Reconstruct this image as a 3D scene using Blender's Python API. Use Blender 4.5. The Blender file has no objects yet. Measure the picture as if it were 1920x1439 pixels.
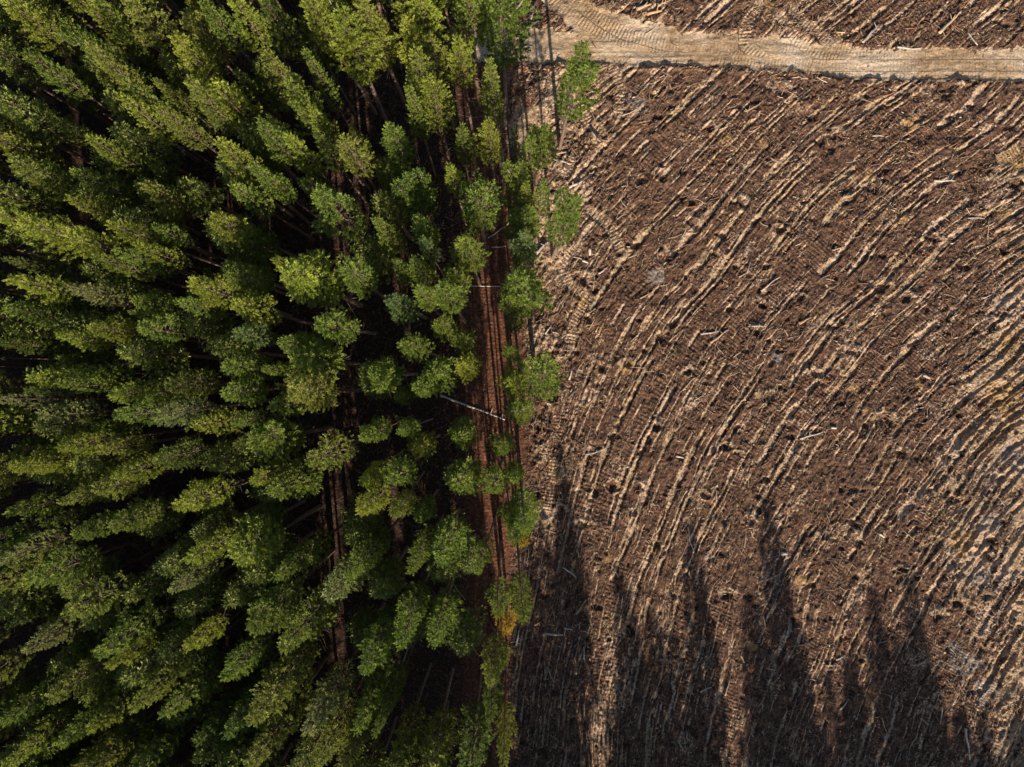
import bpy, math, random
import numpy as np
from mathutils import Vector

# ------------------------------------------------------------------ basics
sc = bpy.context.scene
COL = sc.collection
R = math.radians
CAM_H = 80.0            # drone height above the ground, metres
PPM = 16.0              # photo pixels per metre on the ground
CX, CY = 960.0, 719.5   # point of the photo straight under the drone
SUN_EL = 27.5
SHADOW = (-0.09, 1.0)   # ground direction in which shadows fall


def gx(px, py, h=0.0):
    """photo point -> world x, y on the level h above the ground"""
    s = (CAM_H - h) / CAM_H / PPM
    return (px - CX) * s, (CY - py) * s


def tag(o, label=None, cat=None, group=None, kind=None):
    if label: o['label'] = label
    if cat: o['category'] = cat
    if group: o['group'] = group
    if kind: o['kind'] = kind
    return o


def link(o, parent=None):
    COL.objects.link(o)
    if parent is not None: o.parent = parent
    return o


def mesh_np(name, verts, faces, mats=(), attrs=None, uv=None, smooth=True, face_mat=None):
    """fast mesh from numpy arrays; faces is an (n,4) or (n,3) int array"""
    verts = np.asarray(verts, dtype=np.float32)
    faces = np.asarray(faces, dtype=np.int32)
    me = bpy.data.meshes.new(name)
    n, k = faces.shape
    me.vertices.add(len(verts)); me.vertices.foreach_set('co', verts.ravel())
    me.loops.add(n * k); me.loops.foreach_set('vertex_index', faces.ravel())
    me.polygons.add(n)
    me.polygons.foreach_set('loop_start', np.arange(0, n * k, k, dtype=np.int32))
    me.polygons.foreach_set('loop_total', np.full(n, k, dtype=np.int32))
    if face_mat is not None:
        me.polygons.foreach_set('material_index', np.asarray(face_mat, dtype=np.int32))
    me.polygons.foreach_set('use_smooth', np.full(n, smooth, dtype=bool))
    for m in mats: me.materials.append(m)
    for an, av in (attrs or {}).items():
        a = me.attributes.new(an, 'FLOAT', 'POINT')
        a.data.foreach_set('value', np.asarray(av, dtype=np.float32))
    if uv is not None:
        u = me.uv_layers.new(name='flow')
        u.data.foreach_set('uv', np.asarray(uv, dtype=np.float32)[faces.ravel()].ravel())
    me.update(calc_edges=True)
    return me


# ------------------------------------------------------------------ value noise
def _hash(ix, iy, seed):
    h = (ix.astype(np.int64) * 374761393 + iy.astype(np.int64) * 668265263 + seed * 974634541) & 0xFFFFFFFF
    h = ((h ^ (h >> 13)) * 1274126177) & 0xFFFFFFFF
    h = h ^ (h >> 16)
    return (h & 0xFFFFFF).astype(np.float64) / 0xFFFFFF


def noise(x, y, seed=0):
    x0 = np.floor(x); y0 = np.floor(y)
    fx = x - x0; fy = y - y0
    fx = fx * fx * (3 - 2 * fx); fy = fy * fy * (3 - 2 * fy)
    a = _hash(x0, y0, seed); b = _hash(x0 + 1, y0, seed)
    c = _hash(x0, y0 + 1, seed); d = _hash(x0 + 1, y0 + 1, seed)
    return (a + (b - a) * fx) * (1 - fy) + (c + (d - c) * fx) * fy


def fbm(x, y, seed=0, octv=4, gain=0.5):
    s = 0.0; a = 1.0; t = 0.0
    for i in range(octv):
        s = s + a * noise(x * 2 ** i + 17.3 * i, y * 2 ** i - 9.1 * i, seed + i * 7)
        t += a; a *= gain
    return s / t


def sstep(a, b, x):
    t = np.clip((x - a) / (b - a), 0, 1)
    return t * t * (3 - 2 * t)


def poly_dist(X, Y, pts):
    """distance to a polyline, arc length along it, signed side"""
    best = np.full(X.shape, 1e9); arc = np.zeros(X.shape); acc = 0.0
    for (x0, y0), (x1, y1) in zip(pts[:-1], pts[1:]):
        dx, dy = x1 - x0, y1 - y0; L = math.hypot(dx, dy)
        t = np.clip(((X - x0) * dx + (Y - y0) * dy) / (L * L), 0, 1)
        d = np.hypot(X - x0 - t * dx, Y - y0 - t * dy)
        m = d < best
        best = np.where(m, d, best); arc = np.where(m, acc + t * L, arc)
        acc += L
    return best, arc


# ------------------------------------------------------------------ node helpers
def new_mat(name):
    m = bpy.data.materials.new(name); m.use_nodes = True
    nt = m.node_tree; nt.nodes.clear()
    out = nt.nodes.new('ShaderNodeOutputMaterial')
    return m, nt, out


class NB:
    def __init__(s, nt): s.nt = nt
    def n(s, t, **kw):
        nd = s.nt.nodes.new(t)
        for k, v in kw.items(): setattr(nd, k, v)
        return nd
    def l(s, a, b): s.nt.links.new(a, b)
    def attr(s, name): return s.n('ShaderNodeAttribute', attribute_name=name).outputs['Fac']
    def val(s, sock, v):
        if hasattr(v, 'is_output') or isinstance(v, bpy.types.NodeSocket): s.l(v, sock)
        else: sock.default_value = v
    def math(s, op, a, b=None, c=None, clamp=False):
        nd = s.n('ShaderNodeMath', operation=op, use_clamp=clamp)
        s.val(nd.inputs[0], a)
        if b is not None: s.val(nd.inputs[1], b)
        if c is not None: s.val(nd.inputs[2], c)
        return nd.outputs[0]
    def mix(s, f, a, b, mode='MIX'):
        nd = s.n('ShaderNodeMix', data_type='RGBA', blend_type=mode)
        s.val(nd.inputs[0], f)
        for i, v in ((6, a), (7, b)):
            if isinstance(v, tuple): nd.inputs[i].default_value = (*v, 1) if len(v) == 3 else v
            else: s.l(v, nd.inputs[i])
        return nd.outputs[2]
    def noise(s, vec, scale, detail=4, rough=0.55, dist=0.0):
        nd = s.n('ShaderNodeTexNoise'); s.l(vec, nd.inputs['Vector'])
        nd.inputs['Scale'].default_value = scale; nd.inputs['Detail'].default_value = detail
        nd.inputs['Roughness'].default_value = rough; nd.inputs['Distortion'].default_value = dist
        return nd.outputs['Fac']
    def ramp(s, f, lo, hi):
        nd = s.n('ShaderNodeMapRange'); s.l(f, nd.inputs[0])
        nd.inputs[1].default_value = lo; nd.inputs[2].default_value = hi
        return nd.outputs[0]


def principled(nb, out, col, rough=0.9, normal=None, spec=0.2):
    p = nb.n('ShaderNodeBsdfPrincipled')
    nb.val(p.inputs['Base Color'], (*col, 1) if isinstance(col, tuple) else col)
    nb.val(p.inputs['Roughness'], rough)
    p.inputs['Specular IOR Level'].default_value = spec
    if normal is not None: nb.l(normal, p.inputs['Normal'])
    nb.l(p.outputs[0], out.inputs[0])
    return p


# ------------------------------------------------------------------ materials
LITTER_A = (0.136, 0.073, 0.046)
LITTER_B = (0.036, 0.021, 0.017)
LITTER_C = (0.215, 0.126, 0.080)
SAND_A = (0.44, 0.310, 0.192)
SAND_B = (0.29, 0.188, 0.112)
RED_A = (0.190, 0.076, 0.041)
RED_B = (0.070, 0.033, 0.022)
GREY = (0.25, 0.215, 0.19)
OCHRE = (0.46, 0.27, 0.085)


def soil_material(name, road=False):
    m, nt, out = new_mat(name); nb = NB(nt)
    geo = nb.n('ShaderNodeNewGeometry').outputs['Position']
    uvn = nb.n('ShaderNodeUVMap', uv_map='flow').outputs[0]
    sep = nb.n('ShaderNodeSeparateXYZ'); nb.l(uvn, sep.inputs[0])
    n1 = nb.noise(geo, 1.1, 6, 0.62, 0.3)
    n2 = nb.noise(geo, 3.6, 6, 0.72, 0.6)
    n3 = nb.noise(geo, 0.17, 3, 0.5)
    # fibrous litter: noise stretched along the direction of travel
    st = nb.n('ShaderNodeVectorMath', operation='MULTIPLY'); nb.l(uvn, st.inputs[0])
    st.inputs[1].default_value = (3.4, 0.75, 1.0)
    n4 = nb.noise(st.outputs[0], 1.0, 5, 0.7, 0.5)
    if not road:
        base = nb.mix(nb.ramp(n1, 0.36, 0.66), LITTER_B, LITTER_A)
        base = nb.mix(nb.ramp(n2, 0.52, 0.66), base, LITTER_C)
        base = nb.mix(nb.math('MULTIPLY', nb.ramp(n4, 0.50, 0.64), 0.75), base, LITTER_C)
        base = nb.mix(nb.math('MULTIPLY', nb.ramp(n4, 0.46, 0.36), 0.7), base, LITTER_B)
        red = nb.mix(nb.ramp(n2, 0.35, 0.65), RED_B, RED_A)
        red = nb.mix(nb.ramp(n1, 0.55, 0.75), red, (0.20, 0.105, 0.06))
        base = nb.mix(nb.attr('red'), base, red)
        base = nb.mix(nb.attr('duff_shade'), base, nb.mix(nb.ramp(n2, 0.4, 0.7), (0.028, 0.018, 0.014), (0.070, 0.042, 0.030)))  # dark needle floor with the canopy's shade painted into its colour
        sand = nb.mix(nb.ramp(n2, 0.35, 0.62), SAND_B, SAND_A)
        sand = nb.mix(nb.ramp(n3, 0.45, 0.65), sand, (0.45, 0.325, 0.23))
        sm = nb.math('ADD', nb.attr('sand'), nb.math('MULTIPLY', nb.math('SUBTRACT', nb.math('MULTIPLY', nb.math('ADD', n2, n4), 0.5), 0.5), 4.2))
        base = nb.mix(nb.ramp(sm, 0.38, 0.60), base, sand)
        base = nb.mix(nb.attr('ochre'), base, nb.mix(n2, OCHRE, SAND_B))
        base = nb.mix(nb.attr('grey'), base, nb.mix(nb.ramp(n2, 0.4, 0.6), GREY, (0.36, 0.31, 0.27)))
    else:
        base = nb.mix(nb.ramp(n1, 0.38, 0.64), (0.30, 0.195, 0.112), (0.46, 0.325, 0.198))
        base = nb.mix(nb.ramp(n3, 0.42, 0.62), base, (0.54, 0.42, 0.30))
        base = nb.mix(nb.math('MULTIPLY', nb.ramp(n4, 0.50, 0.66), 0.75), base, (0.27, 0.18, 0.115))
        base = nb.mix(nb.ramp(n2, 0.62, 0.78), base, (0.24, 0.165, 0.11))
    # crumbs of bark, wood and soil
    vo = nb.n('ShaderNodeTexVoronoi'); nb.l(geo, vo.inputs['Vector']); vo.inputs['Scale'].default_value = 6.0
    sc_ = nb.n('ShaderNodeSeparateColor'); nb.l(vo.outputs['Color'], sc_.inputs[0])
    hs = nb.n('ShaderNodeHueSaturation'); nb.l(base, hs.inputs['Color'])
    amt = 0.35 if road else 1.0
    hs.inputs['Saturation'].default_value = 1.0
    nb.l(nb.math('ADD', 1.0 - 0.30 * amt, nb.math('MULTIPLY', nb.math('POWER', sc_.outputs[0], 1.6), 0.78 * amt)), hs.inputs['Value'])
    base = hs.outputs[0]
    # cleat prints of the tracked machines
    ph = nb.math('ADD', nb.math('MULTIPLY', sep.outputs[1], 2 * math.pi / 0.40), nb.math('MULTIPLY', n1, 4.0))
    cl = nb.math('MULTIPLY', nb.math('SINE', ph), nb.attr('tread'))
    hgt = nb.math('ADD', nb.math('MULTIPLY', cl, 0.060), nb.math('MULTIPLY', n2, 0.26))
    hgt = nb.math('ADD', hgt, nb.math('MULTIPLY', n4, 0.05 if road else 0.16))
    bp = nb.n('ShaderNodeBump'); bp.inputs['Strength'].default_value = 1.0; bp.inputs['Distance'].default_value = 1.0
    nb.l(hgt, bp.inputs['Height'])
    principled(nb, out, base, 0.95, bp.outputs[0], 0.1)
    return m


def needle_material():
    m, nt, out = new_mat('pine_needles'); nb = NB(nt)
    oi = nb.n('ShaderNodeObjectInfo')
    tone = nb.attr('tone')
    yel = nb.mix(nb.math('MULTIPLY', nb.ramp(tone, 0.5, 1.0), 0.35), oi.outputs['Color'], (0.42, 0.44, 0.07))
    hs = nb.n('ShaderNodeHueSaturation'); nb.l(yel, hs.inputs['Color'])
    nb.l(nb.ramp(tone, -1.3, 1.1), hs.inputs['Value'])
    col = hs.outputs[0]
    p = nb.n('ShaderNodeBsdfPrincipled'); nb.l(col, p.inputs['Base Color'])
    p.inputs['Roughness'].default_value = 0.55; p.inputs['Specular IOR Level'].default_value = 0.3
    t = nb.n('ShaderNodeBsdfTranslucent'); nb.l(col, t.inputs['Color'])
    mx = nb.n('ShaderNodeMixShader'); mx.inputs[0].default_value = 0.33
    nb.l(p.outputs[0], mx.inputs[1]); nb.l(t.outputs[0], mx.inputs[2])
    nb.l(mx.outputs[0], out.inputs[0])
    return m


def bark_material():
    m, nt, out = new_mat('pine_bark'); nb = NB(nt)
    tc = nb.n('ShaderNodeTexCoord').outputs['Object']
    mp = nb.n('ShaderNodeVectorMath', operation='MULTIPLY'); nb.l(tc, mp.inputs[0])
    mp.inputs[1].default_value = (9, 9, 1.6)
    f = nb.noise(mp.outputs[0], 1.0, 5, 0.65)
    oi = nb.n('ShaderNodeObjectInfo')
    brown = nb.mix(nb.ramp(f, 0.35, 0.65), (0.065, 0.036, 0.025), (0.160, 0.090, 0.060))
    grey = nb.mix(nb.ramp(f, 0.35, 0.65), (0.20, 0.17, 0.145), (0.42, 0.38, 0.34))
    col = nb.mix(nb.math('MAXIMUM', nb.attr('limb'), nb.math('MULTIPLY', oi.outputs['Random'], 0.22)), brown, grey)
    bp = nb.n('ShaderNodeBump'); bp.inputs['Strength'].default_value = 0.6; bp.inputs['Distance'].default_value = 0.05
    nb.l(f, bp.inputs['Height'])
    principled(nb, out, col, 0.9, bp.outputs[0])
    return m


def wood_material(name, vertex_tone=False):
    m, nt, out = new_mat(name); nb = NB(nt)
    tc = nb.n('ShaderNodeTexCoord').outputs['Object']
    f = nb.noise(tc, 3.0, 5, 0.6)
    if vertex_tone:
        t = nb.attr('tone')
        col = nb.mix(nb.ramp(t, 0.0, 0.5), (0.045, 0.028, 0.02), (0.16, 0.10, 0.07))
        col = nb.mix(nb.ramp(t, 0.5, 0.8), col, (0.31, 0.21, 0.135))
        col = nb.mix(nb.ramp(t, 0.8, 1.0), col, (0.56, 0.45, 0.33))
        col = nb.mix(nb.attr('rust'), col, (0.36, 0.15, 0.06))
    else:
        oi = nb.n('ShaderNodeObjectInfo')
        mp = nb.n('ShaderNodeVectorMath', operation='MULTIPLY'); nb.l(tc, mp.inputs[0])
        mp.inputs[1].default_value = (1.5, 14, 14)
        g = nb.noise(mp.outputs[0], 1.0, 4, 0.6)
        col = nb.mix(nb.math('MULTIPLY', nb.ramp(g, 0.38, 0.68), 0.65), oi.outputs['Color'], (0.15, 0.11, 0.085))
        col = nb.mix(nb.math('MULTIPLY', nb.ramp(f, 0.58, 0.72), 0.7), col, (0.10, 0.065, 0.045))
    principled(nb, out, col, 0.85)
    return m


M_GROUND = soil_material('clearfell_soil')
M_ROAD = soil_material('track_sand', road=True)
M_NEEDLE = needle_material()
M_BARK = bark_material()
M_LOG = wood_material('weathered_log')
M_DEBRIS = wood_material('broken_wood', True)
M_CUT, _nt, _o = new_mat('cut_wood')
_nb = NB(_nt)
principled(_nb, _o, _nb.mix(_nb.noise(_nb.n('ShaderNodeTexCoord').outputs['Object'], 12), (0.45, 0.31, 0.18), (0.66, 0.51, 0.34)), 0.8)

# ------------------------------------------------------------------ furrow direction field
DIRS = [  # photo x, y, furrow angle above the horizontal in degrees
    (1150, 60, 38), (1450, 40, 40), (1700, 60, 42), (1900, 60, 42), (1240, 400, 40), (1500, 300, 40), (1700, 250, 39),
    (1880, 300, 38), (1250, 560, 54), (1120, 560, 66), (1350, 550, 49), (1450, 650, 54), (1300, 850, 64), (1170, 750, 67),
    (1690, 790, 45), (1590, 810, 56), (1450, 1100, 67), (1700, 1000, 52), (1850, 1150, 58), (1880, 880, 39), (1400, 1300, 77),
    (1150, 1300, 86), (1040, 1000, 88), (1040, 700, 78), (1120, 1000, 78), (1250, 1050, 70), (1600, 1300, 74), (1800, 1350, 72),
    (1900, 1000, 46), (1850, 500, 40), (1650, 500, 43), (1100, 350, 48), (1750, 650, 41), (1260, 700, 60)]
_D = np.array(DIRS, float)


def _terms(u, v, deg=4):
    T, Tu, Tv = [], [], []
    z = np.zeros_like(u)
    for i in range(deg + 1):
        for j in range(deg + 1 - i):
            if i + j == 0: continue
            T.append(u ** i * v ** j)
            Tu.append(i * u ** (i - 1) * v ** j if i else z)
            Tv.append(j * u ** i * v ** (j - 1) if j else z)
    return np.array(T).T, np.array(Tu).T, np.array(Tv).T


def _fit_fields():
    pu, pv = np.meshgrid(np.linspace(980, 1960, 22), np.linspace(-40, 1480, 26))
    px, py = pu.ravel(), pv.ravel()
    d2 = (px[:, None] - _D[None, :, 0]) ** 2 + (py[:, None] - _D[None, :, 1]) ** 2
    w = 1 / (d2 + 60.0 ** 2) ** 1.5
    th = np.radians((w * _D[None, :, 2]).sum(1) / w.sum(1))
    u, v = (px - 1440) / 480, (py - 720) / 480
    T, Tu, Tv = _terms(u, v); Tu, Tv = Tu / 30.0, Tv / 30.0      # derivative per metre
    c, s = np.cos(th)[:, None], np.sin(th)[:, None]
    along = Tu * c - Tv * s; across = Tu * s + Tv * c
    one = np.ones(len(px))
    A = np.vstack([along * 4, across]); b = np.concatenate([one * 0, one])
    phi = np.linalg.lstsq(A, b, rcond=None)[0]
    A = np.vstack([across * 1.5, along]); psi = np.linalg.lstsq(A, b, rcond=None)[0]
    return phi, psi


_PHI, _PSI = _fit_fields()


def flow_fields(px, py):
    u, v = (np.clip(px, 900, 2050) - 1440) / 480, (np.clip(py, -120, 1560) - 720) / 480
    phi = np.zeros_like(u); psi = np.zeros_like(u); k = 0
    for i in range(5):
        for j in range(5 - i):
            if i + j == 0: continue
            t = u ** i * v ** j
            phi += _PHI[k] * t; psi += _PSI[k] * t; k += 1
    return phi, psi


# ------------------------------------------------------------------ terrain
TRACKS = [  # cleat tracks: photo polyline, half width in px
    ([(1020, -20), (1050, 8), (1092, 40), (1140, 66), (1200, 84), (1290, 88)], 10),
    ([(1050, -20), (1085, 5), (1125, 36), (1172, 62), (1250, 82), (1420, 92)], 10),
    ([(1270, 72), (1390, 66), (1440, 84), (1500, 92)], 9),
    ([(1425, 10), (1398, 50), (1400, 84), (1432, 112)], 11),
    ([(1462, 30), (1490, 68), (1535, 98), (1575, 112)], 10),
    ([(1480, 14), (1515, 48), (1560, 86), (1620, 100), (1960, 103)], 10),
    ([(1540, 124), (1600, 134), (1960, 140)], 10),
    ([(1220, 118), (1340, 110), (1470, 122), (1600, 122), (1960, 122)], 8),
    ([(960, 112), (1100, 116), (1240, 122)], 8),
    ([(1084, 467), (1054, 500), (1067, 535), (1100, 560)], 10),
    ([(1105, 560), (1084, 592), (1074, 610), (1070, 650)], 9),
    ([(1048, 775), (1043, 830), (1030, 910), (1022, 960)], 11),
    ([(1085, 200), (1105, 235), (1130, 250)], 10),
    ([(1150, 130), (1165, 165), (1160, 215)], 9),
    ([(1880, 300), (1920, 275), (1960, 255)], 12),
    ([(1060, 330), (1072, 310), (1084, 290)], 9),
    ([(1110, 400), (1140, 420), (1165, 470)], 10)]
ROAD_UP = [(850, 56), (960, 52), (1100, 57), (1180, 62), (1290, 58), (1400, 66), (1500, 74), (1580, 84), (1700, 92), (2000, 90)]
ROAD_LO = [(850, 116), (960, 117), (1100, 118), (1280, 124), (1400, 129), (1500, 135), (1560, 146), (1700, 151), (1800, 151), (2000, 158)]
SPUR_A = ([(1015, -60), (1055, 0), (1100, 38), (1170, 66), (1260, 84)], 34)
SPUR_B = ([(1462, -10), (1478, 30), (1520, 66), (1580, 96)], 24)
PITS = [(1587, 350, 15), (1467, 172, 14), (1720, 183, 12), (1768, 168, 20), (1653, 540, 11), (1428, 570, 9), (1418, 626, 11), (1440, 748, 12),
        (1362, 842, 9), (1640, 355, 12), (1568, 255, 12), (1703, 240, 10), (1905, 345, 12), (1078, 218, 14), (1068, 640, 9),
        (1092, 525, 14), (1115, 545, 10), (1100, 600, 8), (1180, 685, 11), (1130, 690, 10), (1150, 912, 10), (1200, 915, 9), (1250, 42, 12),
        (1105, 20, 10), (1120, 25, 9), (1035, 745, 11), (1040, 660, 9), (1025, 868, 10), (1040, 835, 9), (1010, 800, 10), (1500, 560, 9), (1560, 610, 9),
        (1660, 790, 14), (1730, 765, 12), (1690, 850, 12), (1865, 610, 16), (1900, 720, 18), (1880, 730, 14), (1480, 800, 12), (1385, 850, 8),
        (1545, 1008, 9), (1605, 1012, 12), (1795, 1130, 12), (1760, 1155, 10), (1690, 1070, 9), (1363, 1115, 9), (1335, 1050, 8), (1440, 1095, 9),
        (1855, 1010, 12), (1820, 1035, 10), (1850, 1040, 9), (1050, 960, 11), (1090, 985, 10), (1100, 985, 9), (1190, 960, 9), (1850, 1400, 10),
        (1340, 480, 9), (1300, 420, 10), (1240, 330, 9), (1330, 240, 10), (1390, 380, 9), (1460, 430, 10), (1250, 480, 9), (1530, 700, 11),
        (1600, 660, 10), (1700, 560, 10), (1800, 500, 11), (1750, 450, 9), (1880, 470, 10), (1410, 980, 9), (1290, 700, 9), (1230, 800, 9), (1320, 930, 9)]
OCHRES = [(1708, 230, 16), (1480, 200, 14), (1570, 65, 12), (1440, 15, 14), (1628, 330, 13), (1885, 650, 26), (1600, 730, 12), (1880, 745, 40),
          (1720, 720, 16), (1650, 860, 12), (1180, 50, 22), (1135, 1050, 14), (975, 1225, 12), (1090, 570, 14), (1170, 690, 16), (1880, 400, 16),
          (1690, 410, 14), (1900, 290, 30), (1360, 260, 16), (1425, 265, 12), (1500, 1090, 14), (1400, 1210, 16), (1810, 1020, 26), (1620, 770, 10)]
GREYS = [(1905, 860, 36), (1870, 890, 28), (1840, 1080, 32), (1865, 985, 24), (1800, 1240, 40), (1190, 195, 22), (1555, 80, 20), (1215, 100, 20),
         (1845, 1300, 30), (1230, 520, 16), (1460, 670, 14)]


def terrain(X, Y):
    """height and surface masks over world coordinates"""
    px, py = CX + X * PPM, CY - Y * PPM
    wob = 14 * (fbm(X / 2.5, Y / 2.5, 3, 3) - 0.5) * 2
    # edge of the standing trees
    edge_x = np.interp(py, [0, 60, 140, 240, 330, 430, 520, 640, 760, 860, 960, 1060, 1200, 1440],
                       [960, 955, 985, 1000, 1000, 995, 985, 985, 985, 985, 970, 962, 960, 955])
    clear = sstep(-14, 16, px - edge_x + wob)
    phi, psi = flow_fields(px, py)
    warp = (fbm(X / 12.0, Y / 12.0, 11, 2) - 0.5) * 2.2 + (fbm(X / 1.6, Y / 1.6, 12, 2) - 0.5) * 0.16
    ph = phi + warp
    # --- ripped planting lines: an open trench with spoil on its sunny wall
    h = np.zeros_like(X); sand = np.zeros_like(X)

    def trenches(spacing, seed, thr, depth, width, sandw, gate):
        nonlocal h, sand
        q = ph / spacing; idx = np.floor(q)
        off = (_hash(idx, idx * 0 + 3, seed) - 0.5) * 0.45
        d = (q - idx - 0.5 - off) * spacing
        lenN = noise(psi / 7.5 + idx * 31.7, idx * 5.3, seed + 1) * 0.68 + noise(psi / 1.3 + idx * 11.7, idx * 3.1, seed + 2) * 0.32
        act = sstep(thr, thr + 0.14, lenN) * gate
        w = width * (0.5 + 1.0 * noise(psi / 1.7 + idx * 3.3, idx * 1.7, seed + 4) * (0.6 + 0.8 * noise(psi / 6.0, idx * 2.9, seed + 5)))
        up = sstep(-2.6 * w, -0.7 * w, d); lo = 1 - sstep(0.55 * w, 0.95 * w, d)
        h -= depth * act * np.minimum(up, lo)
        h += 0.45 * depth * act * np.exp(-((d - 1.6 * w) / (0.8 * w)) ** 2)
        sand = np.maximum(sand, act * np.exp(-((d + 1.2 * w) / (sandw * w)) ** 2))

    big = fbm(X / 11, Y / 11, 40, 3)
    rip = clear * (1 - 0.75 * np.exp(-((px - edge_x - 30) / 55.0) ** 2) * (py < 1000))
    trenches(2.6, 101, 0.43, 0.20, 0.17, 1.5, rip)
    trenches(1.5, 201, 0.52, 0.13, 0.12, 1.35, rip)
    trenches(0.80, 301, 0.52, 0.09, 0.09, 1.0, rip)
    east = sstep(1690, 1810, px - 0.25 * np.abs(py - 950) + 60 * (big - 0.5)) * clear
    trenches(1.2, 401, 0.30, 0.24, 0.17, 1.9, east)
    # --- broken ground
    r1 = fbm(X / 1.7, Y / 1.7, 21, 4, 0.55); r2 = fbm(X / 0.55, Y / 0.55, 22, 3, 0.6)
    r3 = fbm(ph / 0.36, psi / 1.3, 23, 3, 0.6); r4 = np.abs(fbm(X / 0.30, Y / 0.30, 24, 2) - 0.5) * 2
    clod = sstep(0.45, 0.7, fbm(X / 2.8, Y / 2.8, 25, 2))
    rough = 0.42 * (r1 - 0.5) + 0.30 * (r2 - 0.5) + (0.34 * (r3 - 0.5) + 0.16 * r4) * (0.45 + 0.75 * clod)
    edgeband = np.exp(-((px - edge_x - 45) / (42.0 + 45 * (1 - sstep(250, 480, py)))) ** 2) * (py > 130) * (1 - sstep(950, 1060, py))
    h += rough * (0.30 + 0.70 * clear + 0.7 * edgeband)
    mound = fbm(X / 2.6, Y / 2.6, 31, 3)
    h += 0.7 * (mound - 0.5) * edgeband
    # deep ragged holes where stumps were torn out
    hn = fbm(X / 1.25, Y / 1.25, 51, 2)
    h -= 0.40 * sstep(0.74, 0.88, hn + 0.16 * (r2 - 0.5)) * clear
    sand = np.maximum(sand, 0.9 * sstep(0.52, 0.66, mound) * edgeband + (0.46 - 0.40 * sstep(520, 680, py)) * edgeband)
    sand = np.maximum(sand, 0.42 * sstep(0.62, 0.74, fbm(ph / 1.6, psi / 5.0, 61, 4)) * clear)
    sand = np.maximum(sand, east * (0.36 + 0.5 * sstep(0.42, 0.58, fbm(ph / 1.5, psi / 6.0, 62, 3))))
    pitw = (fbm(X / 0.9, Y / 0.9, 55, 3) - 0.5) * 22
    for (a, b, r) in PITS:
        d = np.hypot(px - a, (py - b) * 1.1) + pitw
        h -= 0.36 * (1 - sstep(0.1 * r, 1.0 * r, d))
        h += 0.16 * np.exp(-((d - 1.35 * r) / (0.35 * r)) ** 2)
        sand = np.maximum(sand, 0.7 * np.exp(-(((d - 1.5 * r) / (0.55 * r)) ** 2)) * (py < b))
    ochre = np.zeros_like(X); grey = np.zeros_like(X)
    bl = (fbm(X / 1.1, Y / 1.1, 57, 3) - 0.5) * 2
    for (a, b, r) in OCHRES:
        ochre = np.maximum(ochre, 0.75 * (1 - sstep(0.5, 1.0, np.hypot(px - a, py - b) / r + 0.8 * bl)))
    for (a, b, r) in GREYS:
        grey = np.maximum(grey, 0.55 * (1 - sstep(0.4, 1.0, np.hypot(px - a, py - b) / r + 0.9 * bl)))
    # --- cleated ground between the lines
    lane = fbm(ph / 1.9, psi / 9.0, 71, 2)
    tread = 0.8 * sstep(0.46, 0.56, lane) * clear * (1 - 0.8 * sand)
    vflow = psi.copy(); uflow = ph.copy()
    for pts, hw in TRACKS:
        d, arc = poly_dist(px, py, pts)
        m = d < hw + 3
        inn = 1 - sstep(hw - 2, hw + 3, d)
        vflow = np.where(m, arc / PPM, vflow); tread = np.where(m, np.maximum(tread, inn), tread)
        h = h * (1 - 0.75 * inn) - 0.10 * inn + 0.09 * np.exp(-((d - hw - 3) / 3.0) ** 2)
        sand = np.maximum(sand, inn * (0.55 if pts[0][1] < 700 else 0.25))
    # --- dirt road
    up = np.interp(px, *zip(*ROAD_UP)); lo = np.interp(px, *zip(*ROAD_LO))
    rw = 6 * (fbm(X / 1.1, Y / 1.1, 81, 4) - 0.5) * 2
    inside = np.minimum(py - up + 2.2 * rw, lo - py + 1.1 * rw)
    inside = np.where((px > 850), inside, -99)
    for pts, hw in (SPUR_A,):
        d, _ = poly_dist(px, py, pts)
        inside = np.maximum(inside, hw - d + 2.2 * rw)
    rd = sstep(-6, 8, inside)
    ruts = 0.26 * (fbm(X / 6.0, Y / 0.6 + 2.5 * fbm(X / 9, Y / 5, 83, 2), 84, 3) - 0.5)
    base_rd = -0.17 + ruts + 0.22 * (r1 - 0.5) + 0.10 * (r2 - 0.5)
    h = h * (1 - rd) + base_rd * rd
    bank = np.exp(-((py - lo - 6) / 5.0) ** 2) * (px > 940)
    h += 0.30 * bank * sstep(0.42, 0.75, fbm(X / 1.6, Y / 0.8, 85, 3))
    tread = tread * (1 - rd) + rd * np.clip(tread * 1.0, 0, 1)
    on_trk = np.zeros_like(X)
    for pts, hw in TRACKS[:9]:
        d, arc = poly_dist(px, py, pts)
        on_trk = np.maximum(on_trk, 1 - sstep(hw - 2, hw + 3, d))
    tread = np.where(rd > 0.5, on_trk * (0.35 + 0.65 * sstep(0.30, 0.46, fbm(X / 2.2, Y / 1.2, 86, 2))), tread)
    uflow = np.where(rd > 0.5, -Y, uflow); vflow = np.where((rd > 0.5) & (on_trk < 0.02), X, vflow)
    # --- wheel ruts in the strip just inside the trees, needle floor under them
    red = 1 - clear
    strip = np.exp(-((px - 925) / 30.0) ** 2) * (1 - clear) * (1 - rd)
    h += strip * (0.10 * np.sin((px - 905) * 0.34 + 2 * fbm(X / 3, Y / 9, 91, 2)))
    tread = np.where((strip > 0.4) & (rd < 0.5), 0.22, tread)
    uflow = np.where((clear < 0.5) & (rd < 0.5), X, uflow); vflow = np.where((clear < 0.5) & (rd < 0.5), Y, vflow)
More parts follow.
